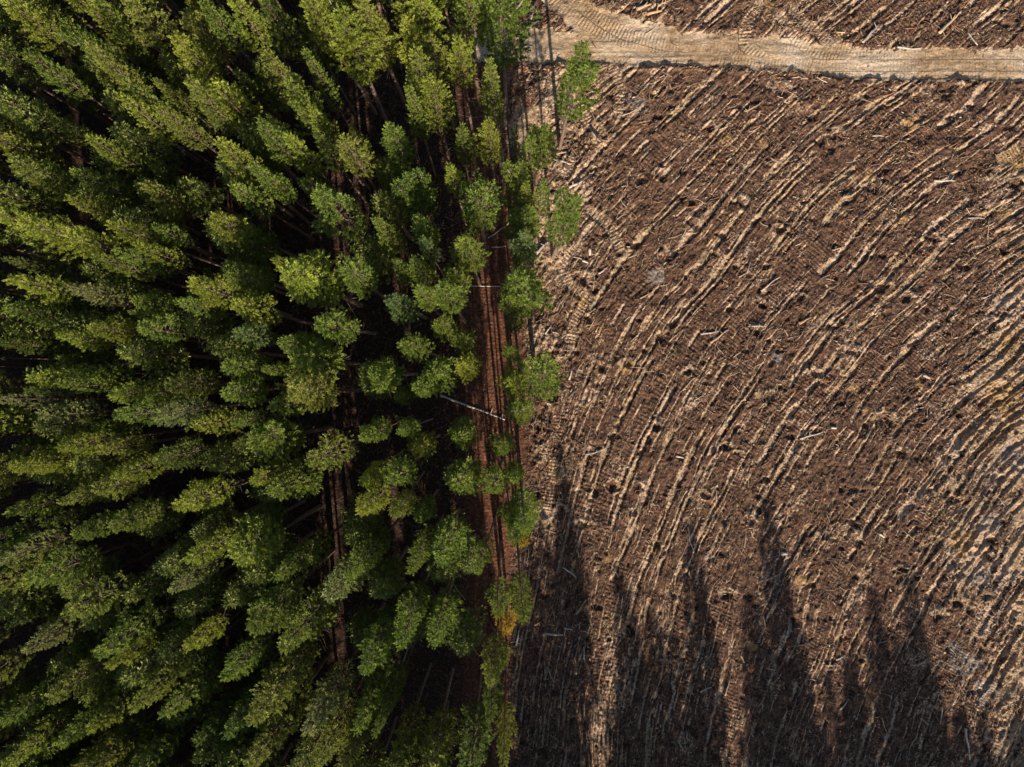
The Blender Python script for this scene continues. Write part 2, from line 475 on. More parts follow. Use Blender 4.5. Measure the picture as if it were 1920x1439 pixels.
    return h, dict(sand=sand, red=red, duff_shade=(1 - clear) * (1 - np.exp(-((px - 930) / 62.0) ** 4)) * 0.92, tread=tread, ochre=ochre, grey=grey), np.stack([uflow, vflow], -1), inside  # mask of painted canopy shade on the forest floor, spares the sunlit edge strip


def axis(segs):
    out = []
    for a, b, st in segs:
        out.append(np.arange(a, b, st))
    return np.concatenate(out)


xs = np.concatenate([[-900, -500, -300, -200, -140, -105, -85, -72], axis([(-63, -8, 0.42), (-8, 63.2, 0.105)]),
                     [63.6, 66, 72, 85, 105, 140, 200, 300, 500, 900]])
ys = np.concatenate([[-900, -500, -300, -200, -140, -105, -85, -70, -60, -54, -50], axis([(-47.5, 47.5, 0.105)]),
                     [48, 50, 54, 60, 70, 85, 105, 140, 200, 300, 500, 900]])
GX, GY = np.meshgrid(xs, ys)
GH, GM, GUV, GIN = terrain(GX, GY)
far = (np.abs(GX) > 63.3) | (np.abs(GY) > 47.6)
GH = np.where(far, 0.0, GH)
nx, ny = len(xs), len(ys)
ii = (np.arange(ny - 1)[:, None] * nx + np.arange(nx - 1)[None, :]).ravel()
quads = np.stack([ii, ii + 1, ii + nx + 1, ii + nx], -1)
ground_z = np.where(GIN > -1.0, GH - 0.03, GH)
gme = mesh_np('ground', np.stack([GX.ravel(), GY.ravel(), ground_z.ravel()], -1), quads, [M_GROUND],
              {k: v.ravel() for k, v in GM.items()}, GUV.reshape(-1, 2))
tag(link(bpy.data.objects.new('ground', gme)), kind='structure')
# the sand road is a sheet of its own laid on the ground
rmask = (GIN > 0.0).ravel()
rq = quads[rmask[quads].all(1)]
used, inv = np.unique(rq, return_inverse=True)
rv = np.stack([GX.ravel(), GY.ravel(), GH.ravel() + 0.006], -1)[used]
rme = mesh_np('dirt_road', rv, inv.reshape(-1, 4), [M_ROAD], {'tread': GM['tread'].ravel()[used]}, GUV.reshape(-1, 2)[used])
tag(link(bpy.data.objects.new('dirt_road', rme)), kind='structure')


def ground_at(x, y):
    x = np.atleast_1d(np.asarray(x, float)); y = np.atleast_1d(np.asarray(y, float))
    i = np.clip(np.searchsorted(xs, x) - 1, 0, nx - 2); j = np.clip(np.searchsorted(ys, y) - 1, 0, ny - 2)
    return np.maximum(np.maximum(GH[j, i], GH[j, i + 1]), np.maximum(GH[j + 1, i], GH[j + 1, i + 1]))


# ------------------------------------------------------------------ pine tree meshes
def tube(path, rad, sides):
    """tapered tube along a path -> verts, quads"""
    P = np.asarray(path, float); n = len(P)
    T = np.gradient(P, axis=0); T /= np.linalg.norm(T, axis=1)[:, None] + 1e-9
    ref = np.where(np.abs(T[:, 2:3]) > 0.9, [[1.0, 0, 0]], [[0, 0, 1.0]])
    U = np.cross(T, ref); U /= np.linalg.norm(U, axis=1)[:, None] + 1e-9
    W = np.cross(T, U)
    a = np.arange(sides) / sides * 2 * math.pi
    ring = np.cos(a)[None, :, None] * U[:, None, :] + np.sin(a)[None, :, None] * W[:, None, :]
    V = (P[:, None, :] + ring * np.asarray(rad)[:, None, None]).reshape(-1, 3)
    i = np.arange(n - 1)[:, None] * sides; k = np.arange(sides)[None, :]; k2 = (k + 1) % sides
    Q = np.stack([i + k, i + k2, i + sides + k2, i + sides + k], -1).reshape(-1, 4)
    return V, Q


def make_pine(seed, H=24.0, crown=10.5, rad=1.8, leaders=1, dens=1.0, whorl=0.52, top=0.7, dead=16, blade=1.0, nblade=34):
    rng = np.random.default_rng(seed)
    tv, tq, tl, nv = [], [], [], 0
    sh_p, sh_a, sh_l = [], [], []

    def add_tube(path, r, sides, limb):
        nonlocal nv
        V, Q = tube(path, r, sides)
        tv.append(V); tq.append(Q + nv); tl.append(np.full(len(V), limb)); nv += len(V)

    zz = np.linspace(-0.3, H, 14)
    bend = 0.10 * np.sin(zz / H * 5 + seed) * (zz / H)
    stem = np.stack([bend, 0.1 * np.cos(zz / H * 4 + seed * 2) * zz / H, zz], -1)
    add_tube(stem, 0.02 + 0.21 * (1 - np.clip(zz / H, 0, 1)) ** 0.85, 8, 0.0)
    heavy = rng.uniform(0, 6.28); skew = rng.uniform(0.08, 0.30)
    axes = [(H - crown, H, 0.0, 0.0, 1.0)]
    for k in range(leaders - 1):
        az = rng.uniform(0, 6.28); zb = H - crown * rng.uniform(0.42, 0.6)
        top_h = H - rng.uniform(0.2, 1.4)
        tilt = rng.uniform(0.26, 0.36)
        axes.append((zb, top_h, math.cos(az) * tilt, math.sin(az) * tilt, 0.55))
        t = np.linspace(0, 1, 6)
        pth = np.stack([axes[-1][2] * (top_h - zb) * t ** 0.7, axes[-1][3] * (top_h - zb) * t ** 0.7, zb + (top_h - zb) * t], -1)
        add_tube(pth, 0.10 * (1 - t) + 0.02, 5, 0.6)
    for zb, zt, lx, ly, sc_r in axes:
        z = zb
        while z < zt - 0.15:
            t = (z - zb) / (zt - zb)
            prof = min(1.0, 0.40 + 2.4 * t) * (1 - t) ** top
            L0 = rad * sc_r * prof + 0.16
            nb_ = max(3, int(round((3.9 + 1.7 * (1 - t)) * (0.75 + 0.25 * dens))))
            az0 = rng.uniform(0, 6.28)
            for b in range(nb_):
                if rng.random() > 0.62 + 0.33 * dens: continue
                az = az0 + b * 6.283 / nb_ + rng.normal(0, 0.22)
                L = L0 * rng.uniform(0.62, 1.22) * (1 + skew * math.cos(az - heavy))
                if rng.random() < 0.07: L *= 1.35
                el = R(8 + 46 * t + rng.normal(0, 8))
                dr = np.array([math.cos(az), math.sin(az), 0.0]); up = np.array([0, 0, 1.0])
                lat = np.array([-math.sin(az), math.cos(az), 0.0])
                ox = np.array([lx * (z - zb), ly * (z - zb), z + rng.uniform(-0.12, 0.12)])
                s = np.linspace(0, 1, 5)
                rise = math.sin(el) * s + 0.28 * s ** 2.2
                pth = ox + L * (s[:, None] * math.cos(el) * dr + rise[:, None] * up)
                add_tube(pth, 0.008 + 0.026 * (1 - s) * min(1, L / 1.5), 3, 0.25)
                ns = max(3, int(round(L * 6.2 * dens)))
                for q in range(ns):
                    s_ = 1 - (q / ns) ** 0.9 * 0.54 + rng.normal(0, 0.03); s_ = min(max(s_, 0.2), 1.0)
                    p = ox + L * (s_ * math.cos(el) * dr + (math.sin(el) * s_ + 0.28 * s_ ** 2.2) * up)
                    sd = rng.choice([-1, 1]) if q else 0
                    off = 0.16 + 0.30 * L * (1.05 - s_)
                    p = p + lat * sd * off * rng.uniform(0.5, 1.2) + up * rng.uniform(-0.05, 0.12)
                    a = dr * 0.75 + lat * sd * 0.55 + up * rng.uniform(0.45, 1.0) + rng.normal(0, 0.15, 3)
                    sh_p.append(p); sh_a.append(a); sh_l.append(rng.uniform(0.24, 0.46))
            z += whorl * rng.uniform(0.75, 1.25)
        for q in range(5):
            sh_p.append(np.array([lx * (zt - zb), ly * (zt - zb), zt - 0.9 + q * 0.2])); sh_a.append(np.array([rng.normal(0, 0.2), rng.normal(0, 0.2), 1.0])); sh_l.append(0.4)
    for k in range(dead):                       # dead lower branches
        z = rng.uniform(H * 0.22, H - crown * 0.96); az = rng.uniform(0, 6.28); L = rng.uniform(0.5, 1.7)
        d = np.array([math.cos(az), math.sin(az), rng.uniform(-0.2, 0.25)])
        s = np.linspace(0, 1, 3)[:, None]
        add_tube(np.array([0, 0, z]) + s * L * d + s ** 2 * rng.normal(0, 0.12, 3), np.array([0.020, 0.013, 0.005]), 3, 0.45)
    # needles: blades spread round every shoot
    P = np.array(sh_p); A = np.array(sh_a); A /= np.linalg.norm(A, axis=1)[:, None]; Ls = np.array(sh_l)
    n = len(P); k = nblade
    rp = np.repeat(P, k, 0); ra = np.repeat(A, k, 0); rl = np.repeat(Ls, k)
    tone = np.repeat(rng.random(n), k)
    s = rng.random(n * k)
    v = rng.normal(0, 1, (n * k, 3)); v -= (v * ra).sum(1)[:, None] * ra; v /= np.linalg.norm(v, axis=1)[:, None]
    d = ra * (0.55 + 0.5 * s)[:, None] + v * (0.95 - 0.45 * s)[:, None]; d /= np.linalg.norm(d, axis=1)[:, None]
    st = rp + ra * (s * rl)[:, None]
    bl = rng.uniform(0.13, 0.22, n * k) * blade
    w = np.cross(d, rng.normal(0, 1, (n * k, 3))); w /= np.linalg.norm(w, axis=1)[:, None]
    w *= (rng.uniform(0.022, 0.036, n * k) * blade)[:, None]
    mid = st + d * (bl * 0.55)[:, None]
    V = np.stack([st, mid + w, st + d * bl[:, None], mid - w], 1).reshape(-1, 3)
    F = np.arange(n * k * 4).reshape(-1, 4)
    crown_me = mesh_np('crown', V, F, [M_NEEDLE], {'tone': np.repeat(tone, 4)}, smooth=False)
    trunk_me = mesh_np('trunk', np.concatenate(tv), np.concatenate(tq), [M_BARK], {'limb': np.concatenate(tl)})
    return dict(H=H, rad=rad, crown=crown_me, trunk=trunk_me)


PINES = {
    'n': [make_pine(1, crown=9.5, top=0.75), make_pine(2, crown=10.5, rad=1.7, top=0.72), make_pine(3, crown=9.0, rad=1.9, top=0.65), make_pine(4, crown=11, rad=1.7, top=0.85),
          make_pine(5, crown=9.5, rad=1.8, top=0.62, dens=1.05), make_pine(6, crown=10, rad=1.75, dens=0.8, top=0.72),
          make_pine(14, crown=8.0, rad=1.9, dens=0.9, top=0.6, whorl=0.66), make_pine(15, crown=11.5, rad=1.6, dens=0.7, top=0.95, whorl=0.6, dead=36), make_pine(16, crown=9.0, rad=2.0, dens=1.0, top=0.9, whorl=0.7)],
    'S': [make_pine(51, crown=7.5, top=0.75, rad=1.8), make_pine(52, crown=8.2, top=0.62, rad=1.75, dens=0.9), make_pine(53, crown=7, top=0.9, rad=1.9, whorl=0.58), make_pine(54, crown=8.8, top=0.8, rad=1.7, dens=0.85, whorl=0.6)],
    'L': [make_pine(7, crown=13, rad=1.8, top=0.8, whorl=0.6), make_pine(8, crown=14.5, rad=1.8, top=0.7, dens=0.9, whorl=0.58), make_pine(9, crown=14, rad=1.8, top=0.65)],
    'f': [make_pine(11, leaders=2, crown=10.5, rad=1.75, top=0.72), make_pine(12, leaders=3, crown=10.5, rad=1.7, top=0.72)],
    's': [make_pine(21, dens=0.8, crown=14, rad=1.9, whorl=0.62, leaders=2, dead=34, top=0.75), make_pine(22, dens=0.7, crown=12, rad=1.9, whorl=0.66, dead=40)],
    'c': [make_pine(31, crown=10.5, rad=1.7, top=1.0, whorl=0.6), make_pine(32, crown=11, rad=1.6, top=1.05, whorl=0.64)],
    'y': [make_pine(41, H=12, crown=6.5, rad=1.3, dead=8)],
}
# ------------------------------------------------------------------ the standing pines
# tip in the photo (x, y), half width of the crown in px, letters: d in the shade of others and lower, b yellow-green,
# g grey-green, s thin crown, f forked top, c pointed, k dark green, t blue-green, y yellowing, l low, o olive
TREES = """
16 4 34 b;110 33 24 f;54 112 24 ;95 154 22 d;159 16 25 b;171 2 26 ;240 -8 38 o;155 107 24 o;240 90 18 d;321 70 34 b;225 185 27 b;296 194 26 o;
298 152 16 o;242 160 22 ;338 167 26 o;-5 172 18 d;-8 248 36 b;95 236 20 d;161 256 26 b;352 22 36 o;380 -4 26 ;229 119 22 d;437 4 34 b;490 -4 34 k;
588 -18 34 b;628 30 52 bf;682 -8 44 o;747 21 30 bc;567 42 18 d;560 98 22 c;494 98 28 oc;550 172 28 f;405 163 38 b;582 205 25 b;472 230 27 ;
531 256 25 bc;752 155 20 c;733 238 27 ;587 256 24 k;441 136 20 d;408 283 30 b;510 221 14 d;648 229 15 d;790 -8 42 b;808 52 24 o;859 71 26 b;
927 120 23 o;802 160 30 b;919 227 27 b;853 244 18 ;786 92 28 o;873 -22 34 ;942 -42 46 s;1090 79 36 sf;1016 238 24 f;968 242 13 k;842 308 21 b;
768 345 32 kf;780 396 26 ;790 450 16 t;888 358 44 ;874 456 32 ;735 492 17 ;774 500 28 ;846 506 22 ;832 552 30 ;779 554 20 ;984 511 45 sf;
996 438 27 ts;993 385 28 ;1070 376 30 s;1017 344 14 ;982 312 28 s;958 606 18 kd;473 302 22 c;573 330 25 d;596 372 50 ;444 346 22 ;404 392 31 b;
716 418 22 c;454 450 30 kd;511 484 18 b;548 506 44 b;646 512 40 ;447 517 29 ;437 565 31 b;365 538 31 b;728 543 28 tc;598 588 35 ;634 258 33 o;
3 316 34 o;53 303 25 ;150 332 29 ;-8 394 28 b;140 369 19 b;60 408 36 b;68 440 27 b;140 438 29 b;201 411 29 b;275 358 32 o;291 308 20 kd;
285 429 20 ;269 467 20 b;219 475 22 ;173 490 21 ;15 485 17 k;33 525 30 b;133 544 25 g;198 531 24 k;250 560 25 ;-6 580 28 ;36 584 26 k;
236 588 11 k;340 562 22 ;176 614 26 b;256 613 34 ;112 638 20 b;-6 655 18 d;51 705 26 b;123 692 14 ;153 707 24 ;223 722 28 b;305 712 34 o;
106 735 19 ;-10 757 24 gs;95 780 26 g;222 775 29 ;315 763 31 g;190 798 19 k;127 838 25 b;195 845 22 o;36 869 28 bf;218 876 26 b;300 855 32 k;
47 730 12 d;367 798 28 b;444 628 25 t;513 650 26 ;566 672 40 ;438 686 30 ;508 694 16 ;420 730 30 ;556 737 36 o;513 772 25 ;442 788 17 ;
478 838 37 f;568 864 31 o;446 844 17 d;480 890 24 b;526 914 33 ;706 694 27 f;768 648 26 ;788 724 26 ;818 694 30 ;868 692 24 b;866 640 24 ;
824 608 22 ;960 716 28 b;1022 690 46 s;991 783 27 s;856 816 27 ;788 842 26 b;751 812 18 ;688 806 25 ;949 848 24 ;848 908 37 ;936 918 28 ;
678 892 23 b;726 904 28 ;740 750 16 d;672 960 29 b;724 956 20 o;784 970 22 ;669 1068 31 ;770 1082 25 ;820 1050 38 ;985 985 34 s;974 1016 15 yl;
916 1076 20 s;928 1148 25 ;974 1150 24 o;949 1186 19 yl;812 1214 32 ;745 1202 31 ;690 1254 36 ;613 1132 38 g;520 1088 29 ;470 1176 39 f;
526 1210 42 ;460 1040 48 b;338 952 31 b;189 905 33 o;115 938 20 o;8 970 28 ;73 988 16 d;140 1006 25 ;217 985 29 o;345 1052 31 b;-6 1050 30 gs;
68 1098 37 ;136 1138 37 o;328 1094 25 g;8 1182 17 d;50 1216 27 g;188 1220 33 ;200 1257 23 b;90 1312 36 o;102 1342 15 d;-5 1350 26 ;175 1362 31 b;
240 1320 26 o;5 1424 32 b;110 1410 27 ;175 1442 30 o;352 1212 26 b;333 1264 20 k;318 1342 36 ;375 1392 27 k;438 1272 29 ;480 1338 42 o;
578 1372 36 g;660 1362 29 ;715 1378 19 ;425 1372 36 k;470 1442 40 o;590 1450 34 o;650 1452 32 o;800 1490 38 o;738 1482 32 o;935 1274 28 o;
985 268 22 ;962 398 20 k;972 452 18 k;956 562 16 ;962 655 17 ;976 905 18 ;975 350 19 b;946 985 18 ;912 1354 23 k;880 1462 36 k;945 1428 20 o
"""
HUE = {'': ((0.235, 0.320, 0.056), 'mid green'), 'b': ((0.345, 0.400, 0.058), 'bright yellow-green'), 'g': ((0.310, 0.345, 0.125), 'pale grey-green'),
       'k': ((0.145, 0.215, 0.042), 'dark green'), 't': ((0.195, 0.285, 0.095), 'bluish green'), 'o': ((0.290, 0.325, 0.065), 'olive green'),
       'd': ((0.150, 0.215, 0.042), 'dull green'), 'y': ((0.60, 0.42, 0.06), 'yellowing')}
HAND = {  # labels of trees that stand out at the edge of the clearing
    (1090, 79): 'lone two-leader pine with bare pale trunk, standing out in the clearing below the road',
    (984, 511): 'wide open-crowned pine at the clearing edge above the twin wheel ruts, pale trunk showing',
    (1070, 376): 'thin see-through pine over pale sand, outermost of the edge trees below the lone pine',
    (996, 438): 'bluish sparse pine beside the grey stump log at the clearing edge',
    (1022, 690): 'broad thin-crowned pine reaching furthest over the clearing at mid height of the edge',
    (991, 783): 'open sparse pine over dark holes, just above the bend of the cleated track',
    (985, 985): 'thin feathery pine directly above the small yellow tree at the clearing edge',
    (974, 1016): 'small yellow tree at the clearing edge, below the feathery thin pine',
    (949, 1186): 'small yellow-brown tree tucked under two overlapping pines at the lower clearing edge',
    (942, -42): 'sparse pine with long pale trunk standing at the forest end of the dirt road',
    (628, 30): 'huge bright pine with several forked tops beside the dark lane in the upper forest',
    (1017, 344): 'smallest bright pine at the clearing edge, above the thin see-through pine',
    (945, 1428): 'lowest pine at the clearing edge, standing beside the shaded ground',
}
NUMW = ['zero', 'one', 'two', 'three', 'four', 'five', 'six', 'seven', 'eight', 'nine', 'ten', 'eleven', 'twelve', 'thirteen', 'fourteen', 'fifteen',
        'sixteen', 'seventeen', 'eighteen', 'nineteen']
TENW = ['', '', 'twenty', 'thirty', 'forty', 'fifty', 'sixty', 'seventy', 'eighty', 'ninety']


def words(n):
    n = int(max(0, min(100, round(n))))
    if n == 100: return 'hundred'
    if n < 20: return NUMW[n]
    return TENW[n // 10] + ('' if n % 10 == 0 else '-' + NUMW[n % 10])


def place_words(px, py):
    return f'{words(px / 19.2)} percent across and {words(py / 14.39)} percent down the photo'


rng = random.Random(7)
USED_LABELS = set()
BASES = []


def plant(px, py, r, fl, group='pines of the standing plantation', fill=False):
    hue = next((c for c in fl if c in 'bgktody'), '')
    if 'l' in fl: h = rng.uniform(9.5, 11.5)
    elif 'd' in fl: h = rng.uniform(18.5, 20.5)
    elif 'k' in fl: h = rng.uniform(20.5, 22.5)
    elif 's' in fl: h = 25.0
    elif 780 < px < 905 and 560 < py < 1000: h = rng.uniform(15.5, 19.5)
    else: h = rng.uniform(22.2, 25.6)
    x, y = gx(px, py, h)
    BASES.append((x, y))
    kind = 'y' if 'y' in fl else 's' if 's' in fl else 'f' if 'f' in fl else 'c' if 'c' in fl else 'n'
    if kind == 'n' and py > 1040 and 260 < px < 900: kind = 'L'
    if kind in 'nL' and px < 470 and py < 1300: kind = 'S'
    v = rng.choice(PINES[kind])
    if fl == 'sf' or 'sf' in fl: v = PINES['s'][0]
    s_h = h / v['H']; rm = r * (1.16 if px > 690 and py < 1040 else 1.0 if 590 < px < 690 else 1.26 if px > 420 and 300 < py < 960 else 1.06) * (CAM_H - 0.82 * h) / CAM_H / PPM
    s_r = min(max(rm / v['rad'], 0.45), 2.1)
    root = link(bpy.data.objects.new('pine_tree', None))
    root.empty_display_size = 0.5
    root.location = (x, y, float(ground_at(x, y)[0]) - 0.05)
    root.rotation_euler = (rng.gauss(0, 0.015), rng.gauss(0, 0.015), rng.uniform(0, 6.283))
    root.scale = (s_r, s_r, s_h)
    col, word = HUE[hue]
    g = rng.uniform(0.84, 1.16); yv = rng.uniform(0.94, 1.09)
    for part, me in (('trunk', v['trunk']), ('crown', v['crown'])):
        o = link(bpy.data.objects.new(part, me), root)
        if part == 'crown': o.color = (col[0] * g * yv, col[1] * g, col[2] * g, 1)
    if fill:
        lab = None
    lab = HAND.get((px, py))
    if lab is None:
        size = 'slender' if r < 20 else 'small-crowned' if r < 25 else 'broad' if r > 35 else 'full'
        if kind == 'f': size = 'fork-topped'
        if kind == 'c': size = 'pointed'
        lab = f'{size} {word} pine, tip {place_words(min(max(px, 0), 1920), min(max(py, 0), 1439))}'
    while lab in USED_LABELS: lab = lab.replace(' pine,', ' twin,', 1) if ' pine,' in lab else 'old ' + lab
    USED_LABELS.add(lab)
    tag(root, lab, 'pine tree', group)
    return root


for rec in TREES.replace('\n', '').split(';'):
    f = rec.split()
    if not f: continue
    plant(int(f[0]), int(f[1]), int(f[2]), f[3] if len(f) > 3 else '')

# pines whose tips lean out of the frame but whose lower crowns stay in it
cand = []
for k in range(16000):
    X = rng.uniform(-66, 1.5); Y = rng.uniform(-92, 55)
    cand.append((X, Y))
inview, outview = [], []


def tip_px(x, y, h): return CX + x * PPM * CAM_H / (CAM_H - h), CY - y * PPM * CAM_H / (CAM_H - h)


for (X, Y) in cand:
    tx, ty = tip_px(X, Y, 24)
    bx, by = CX + X * PPM, CY - Y * PPM
    if -30 < tx and -30 < ty < 1480: continue
    if abs(bx - 690) < 26 or bx > (880 if Y > -46 else 985): continue        # the open lane, and the edge strip
    if 1180 < by < 1730 and abs(bx - (918 + 0.09 * (by - 700))) < 44: continue
    if X > -22 and -52 < Y < -40: continue
    if any((X - a) ** 2 + (Y - b) ** 2 < 8.2 for a, b in BASES): continue
    mx, my = tip_px(X, Y, 14)
    if -15 < mx < 1000 and -15 < my < 1454:
        if len(inview) < 58:
            inview.append((tx, ty)); plant(round(tx), round(ty), rng.randint(26, 34), rng.choice(['', 'o', 'o', 'k', 'b']), fill=True)
            continue
    BASES.append((X, Y)); outview.append((X, Y))

# ------------------------------------------------------------------ the plantation beyond the frame: one mass
# (the block along the lower side throws the long shadows that lie across the clearing)
casters = []
CAST = [(1048, 850, 24), (1056, 930, 23), (985, 1010, 23), (968, 1090, 22), (992, 1180, 23), (965, 1250, 23), (985, 1330, 23), (950, 1400, 23), (1012, 985, 24), (1050, 1010, 23), (1078, 1090, 22), (1160, 1085, 24), (1180, 1120, 23), (1218, 1150, 23), (1262, 1190, 22), (1292, 990, 25),
                  (1318, 1110, 23), (1402, 1120, 23), (1440, 945, 26), (1452, 1030, 24), (1497, 1180, 23), (1548, 1270, 22), (1590, 1240, 23), (1638, 1110, 23), (1652, 1190, 23),
                  (1702, 1082, 25), (1716, 1180, 23), (1752, 1275, 23), (1800, 1330, 22), (1850, 1370, 23), (1905, 1350, 22), (1610, 1330, 24), (1420, 1270, 24),
                  (1300, 1280, 24), (1200, 1290, 24), (1480, 1330, 24), (1680, 1300, 24), (1040, 1200, 24), (1010, 1290, 24), (1780, 1400, 24), (1240, 1360, 24), (1160, 1390, 24),
                  (1540, 1390, 24), (1880, 1420, 24)]
for k in range(130):
    tx = rng.uniform(1000, 1960); ty = rng.uniform(1190, 1600)
    if 1082 < tx < 1140 or 1338 < tx < 1384 or (1520 < tx < 1585 and ty < 1330): continue
    if tx > 1760 and ty < 1330: continue
    CAST.append((tx, ty, rng.uniform(22, 25)))
for tx, ty, h in CAST:
    L = h / math.tan(R(SUN_EL))
    X, Y = (tx - CX) / PPM, (CY - ty) / PPM
    casters.append((X - SHADOW[0] * L, Y - SHADOW[1] * L, h))


def grab(me):
    n = len(me.vertices); co = np.empty(n * 3, np.float32); me.vertices.foreach_get('co', co)
    q = np.empty(len(me.loops), np.int32); me.loops.foreach_get('vertex_index', q)
    return co.reshape(-1, 3), q.reshape(-1, 4)


def attr_of(me, name):
    a = np.empty(len(me.vertices), np.float32); me.attributes[name].data.foreach_get('value', a); return a


low = [make_pine(61, nblade=6, blade=2.0, dead=4), make_pine(62, nblade=6, blade=2.0, crown=12, dead=4), make_pine(63, nblade=6, blade=2.0, crown=9.5, rad=1.9, dead=4)]
lowd = [(grab(v['crown']), attr_of(v['crown'], 'tone'), grab(v['trunk']), attr_of(v['trunk'], 'limb')) for v in low]
under = []
for k in range(900):
    X = rng.uniform(-15.5, -4.2); Y = rng.uniform(-28, 26)
    if any((X - a) ** 2 + (Y - b) ** 2 < 4.4 for a, b in BASES) or any((X - a) ** 2 + (Y - b) ** 2 < 6 for a, b, _ in under): continue
    under.append((X, Y, rng.uniform(11, 17)))
    if len(under) >= 12: break
for k in range(4000):
    X = rng.uniform(-46, -6); Y = rng.uniform(-40, 34)
    bx, by = CX + X * PPM, CY - Y * PPM
    if bx > 600 or tip_px(X, Y, 16)[0] > 560: continue
    if any((X - a) ** 2 + (Y - b) ** 2 < 3.6 for a, b in BASES) or any((X - a) ** 2 + (Y - b) ** 2 < 9 for a, b, _ in under): continue
    under.append((X, Y, rng.uniform(15, 21.0)))
    if len(under) >= 84: break
spots = [(x, y, 24 + rng.uniform(-1.5, 1.5)) for x, y in outview] + casters + under
cv, cq, ct, tv2, tq2, tl2 = [], [], [], [], [], []
nc = ntk = 0
for (x, y, h) in spots:
    (V, Q), T, (V2, Q2), L2 = lowd[rng.randrange(3)]
    a = rng.uniform(0, 6.28); s = h / 24; w = rng.uniform(0.9, 1.2)
    M = np.array([[math.cos(a) * w, -math.sin(a) * w, 0], [math.sin(a) * w, math.cos(a) * w, 0], [0, 0, s]])
    cv.append(V @ M.T + [x, y, 0]); cq.append(Q + nc); ct.append(T); nc += len(V)
    tv2.append(V2 @ M.T + [x, y, 0]); tq2.append(Q2 + ntk); tl2.append(L2); ntk += len(V2)
for v in low:
    for p in ('crown', 'trunk'): bpy.data.meshes.remove(v[p])
wood = link(bpy.data.objects.new('pine_plantation', None))
tag(wood, 'shaded smaller pines in the gaps and the plantation going on beyond the photo edge', 'plantation', kind='stuff')
o = link(bpy.data.objects.new('crowns', mesh_np('plantation_crowns', np.concatenate(cv), np.concatenate(cq), [M_NEEDLE], {'tone': np.concatenate(ct)}, smooth=False)), wood)
o.color = (0.22, 0.27, 0.062, 1); o['kind'] = 'stuff'
o = link(bpy.data.objects.new('trunks', mesh_np('plantation_trunks', np.concatenate(tv2), np.concatenate(tq2), [M_BARK], {'limb': np.concatenate(tl2)})), wood)
o['kind'] = 'stuff'

# ------------------------------------------------------------------ logs and branches one can point at
LOGS = """
825 742 947 787 3.4 w;737 700 758 712 2 g;915 446 959 413 2 w;862 537 945 538 2 w;922 464 949 462 2 w;948 762 963 774 2 w;996 37 1004 4 3 g;995 50 1011 40 3 w;
978 86 998 87 2.4 w;1617 80 1647 47 4 g;1760 63 1800 23 5 p;1757 380 1777 347 2.4 p;1750 340 1787 341 3 w;1813 410 1847 410 2.4 g;1852 413 1852 447 2.2 p;
1397 210 1427 193 2.6 p;1680 90 1727 91 3 w;1813 60 1830 87 2.4 w;1443 297 1467 307 2.2 p;1633 257 1655 257 2 w;1193 20 1220 10 5 p;1213 27 1240 23 5 o;1232 14 1256 2 4 p;
1313 627 1347 622 3.2 w;1333 643 1365 618 3.4 p;1427 547 1462 520 2.4 w;1498 607 1518 595 4.4 o;1407 612 1435 613 2.4 g;1556 802 1567 803 4.5 w;1730 703 1741 710 5 w;
1717 711 1730 700 3.5 p;1280 733 1303 707 2.4 p;1400 513 1408 487 2 g;1620 827 1633 802 2.4 g;1500 823 1543 810 2.6 w;1022 627 1035 607 2.4 w;1067 713 1073 690 3 w;
1097 853 1143 837 2.6 g;1267 855 1282 859 3.2 w;1107 926 1114 913 2.6 w;1117 623 1123 610 2.6 o;1017 1188 1055 1190 3.4 w;968 1210 973 1182 3.4 w;1053 1063 1080 1083 2.6 w;
1080 1150 1098 1123 2.6 p;868 1170 897 1227 2.2 g;895 1210 907 1150 2 g;925 1337 968 1333 3.4 w;1028 1253 1037 1277 2.6 p;850 1097 872 1125 2 g;753 1247 773 1203 2.4 g;
870 987 888 1015 2.4 g;1057 1177 1073 1180 2.4 w;1095 1237 1095 1213 2.4 w;1290 987 1300 1033 2.2 w;1463 1038 1475 1038 6 w;1647 1000 1658 1008 3.6 w;1807 1365 1818 1423 3.4 w;
1567 1237 1585 1227 2.6 w;1545 1246 1568 1246 2.4 p;1358 1303 1368 1270 2.4 p;1763 1357 1765 1320 2.2 g;1717 1247 1743 1233 2.2 w;1388 1227 1395 1243 2.6 p;
1038 300 1071 309 2.6 w;1082 315 1098 300 2.6 p;1067 352 1088 345 4.6 w;1092 489 1102 494 4 w;1105 467 1106 480 5 w;1005 477 1025 456 5 g;1122 514 1140 500 2.6 w;
1652 1345 1660 1370 2.4 p;1108 250 1125 268 2.8 g;1062 285 1040 292 3 p;1312 1296 1333 1288 2.4 w;1437 1253 1455 1257 2.2 p;1575 1330 1590 1310 2 g;1200 560 1222 548 2.4 p;
1385 520 1402 509 2.2 p;1560 470 1585 462 2.4 p;1640 590 1655 578 2.2 w;1840 560 1862 552 2.6 w;1790 240 1812 226 2.6 p;1345 730 1352 712 2.2 p;1255 640 1275 622 2.2 p
"""
TONE = {'w': ((0.50, 0.43, 0.36), 'pale'), 'g': ((0.32, 0.28, 0.25), 'grey'), 'p': ((0.40, 0.28, 0.18), 'tan'), 'o': ((0.46, 0.27, 0.13), 'orange-brown')}
HAND_LOG = {825: 'long white dead trunk lying slantwise over the wheel ruts in the edge strip', 862: 'thin straight white pole lying across the red needle strip',
            925: 'curved pale branch lying in the shade at the lower clearing edge', 1760: 'thick tan log lying beside its own dark trench near the upper road edge',
            1463: 'short thick white log end lying alone near the tips of the long shadows', 1005: 'grey stump log lying by the bluish sparse pine'}


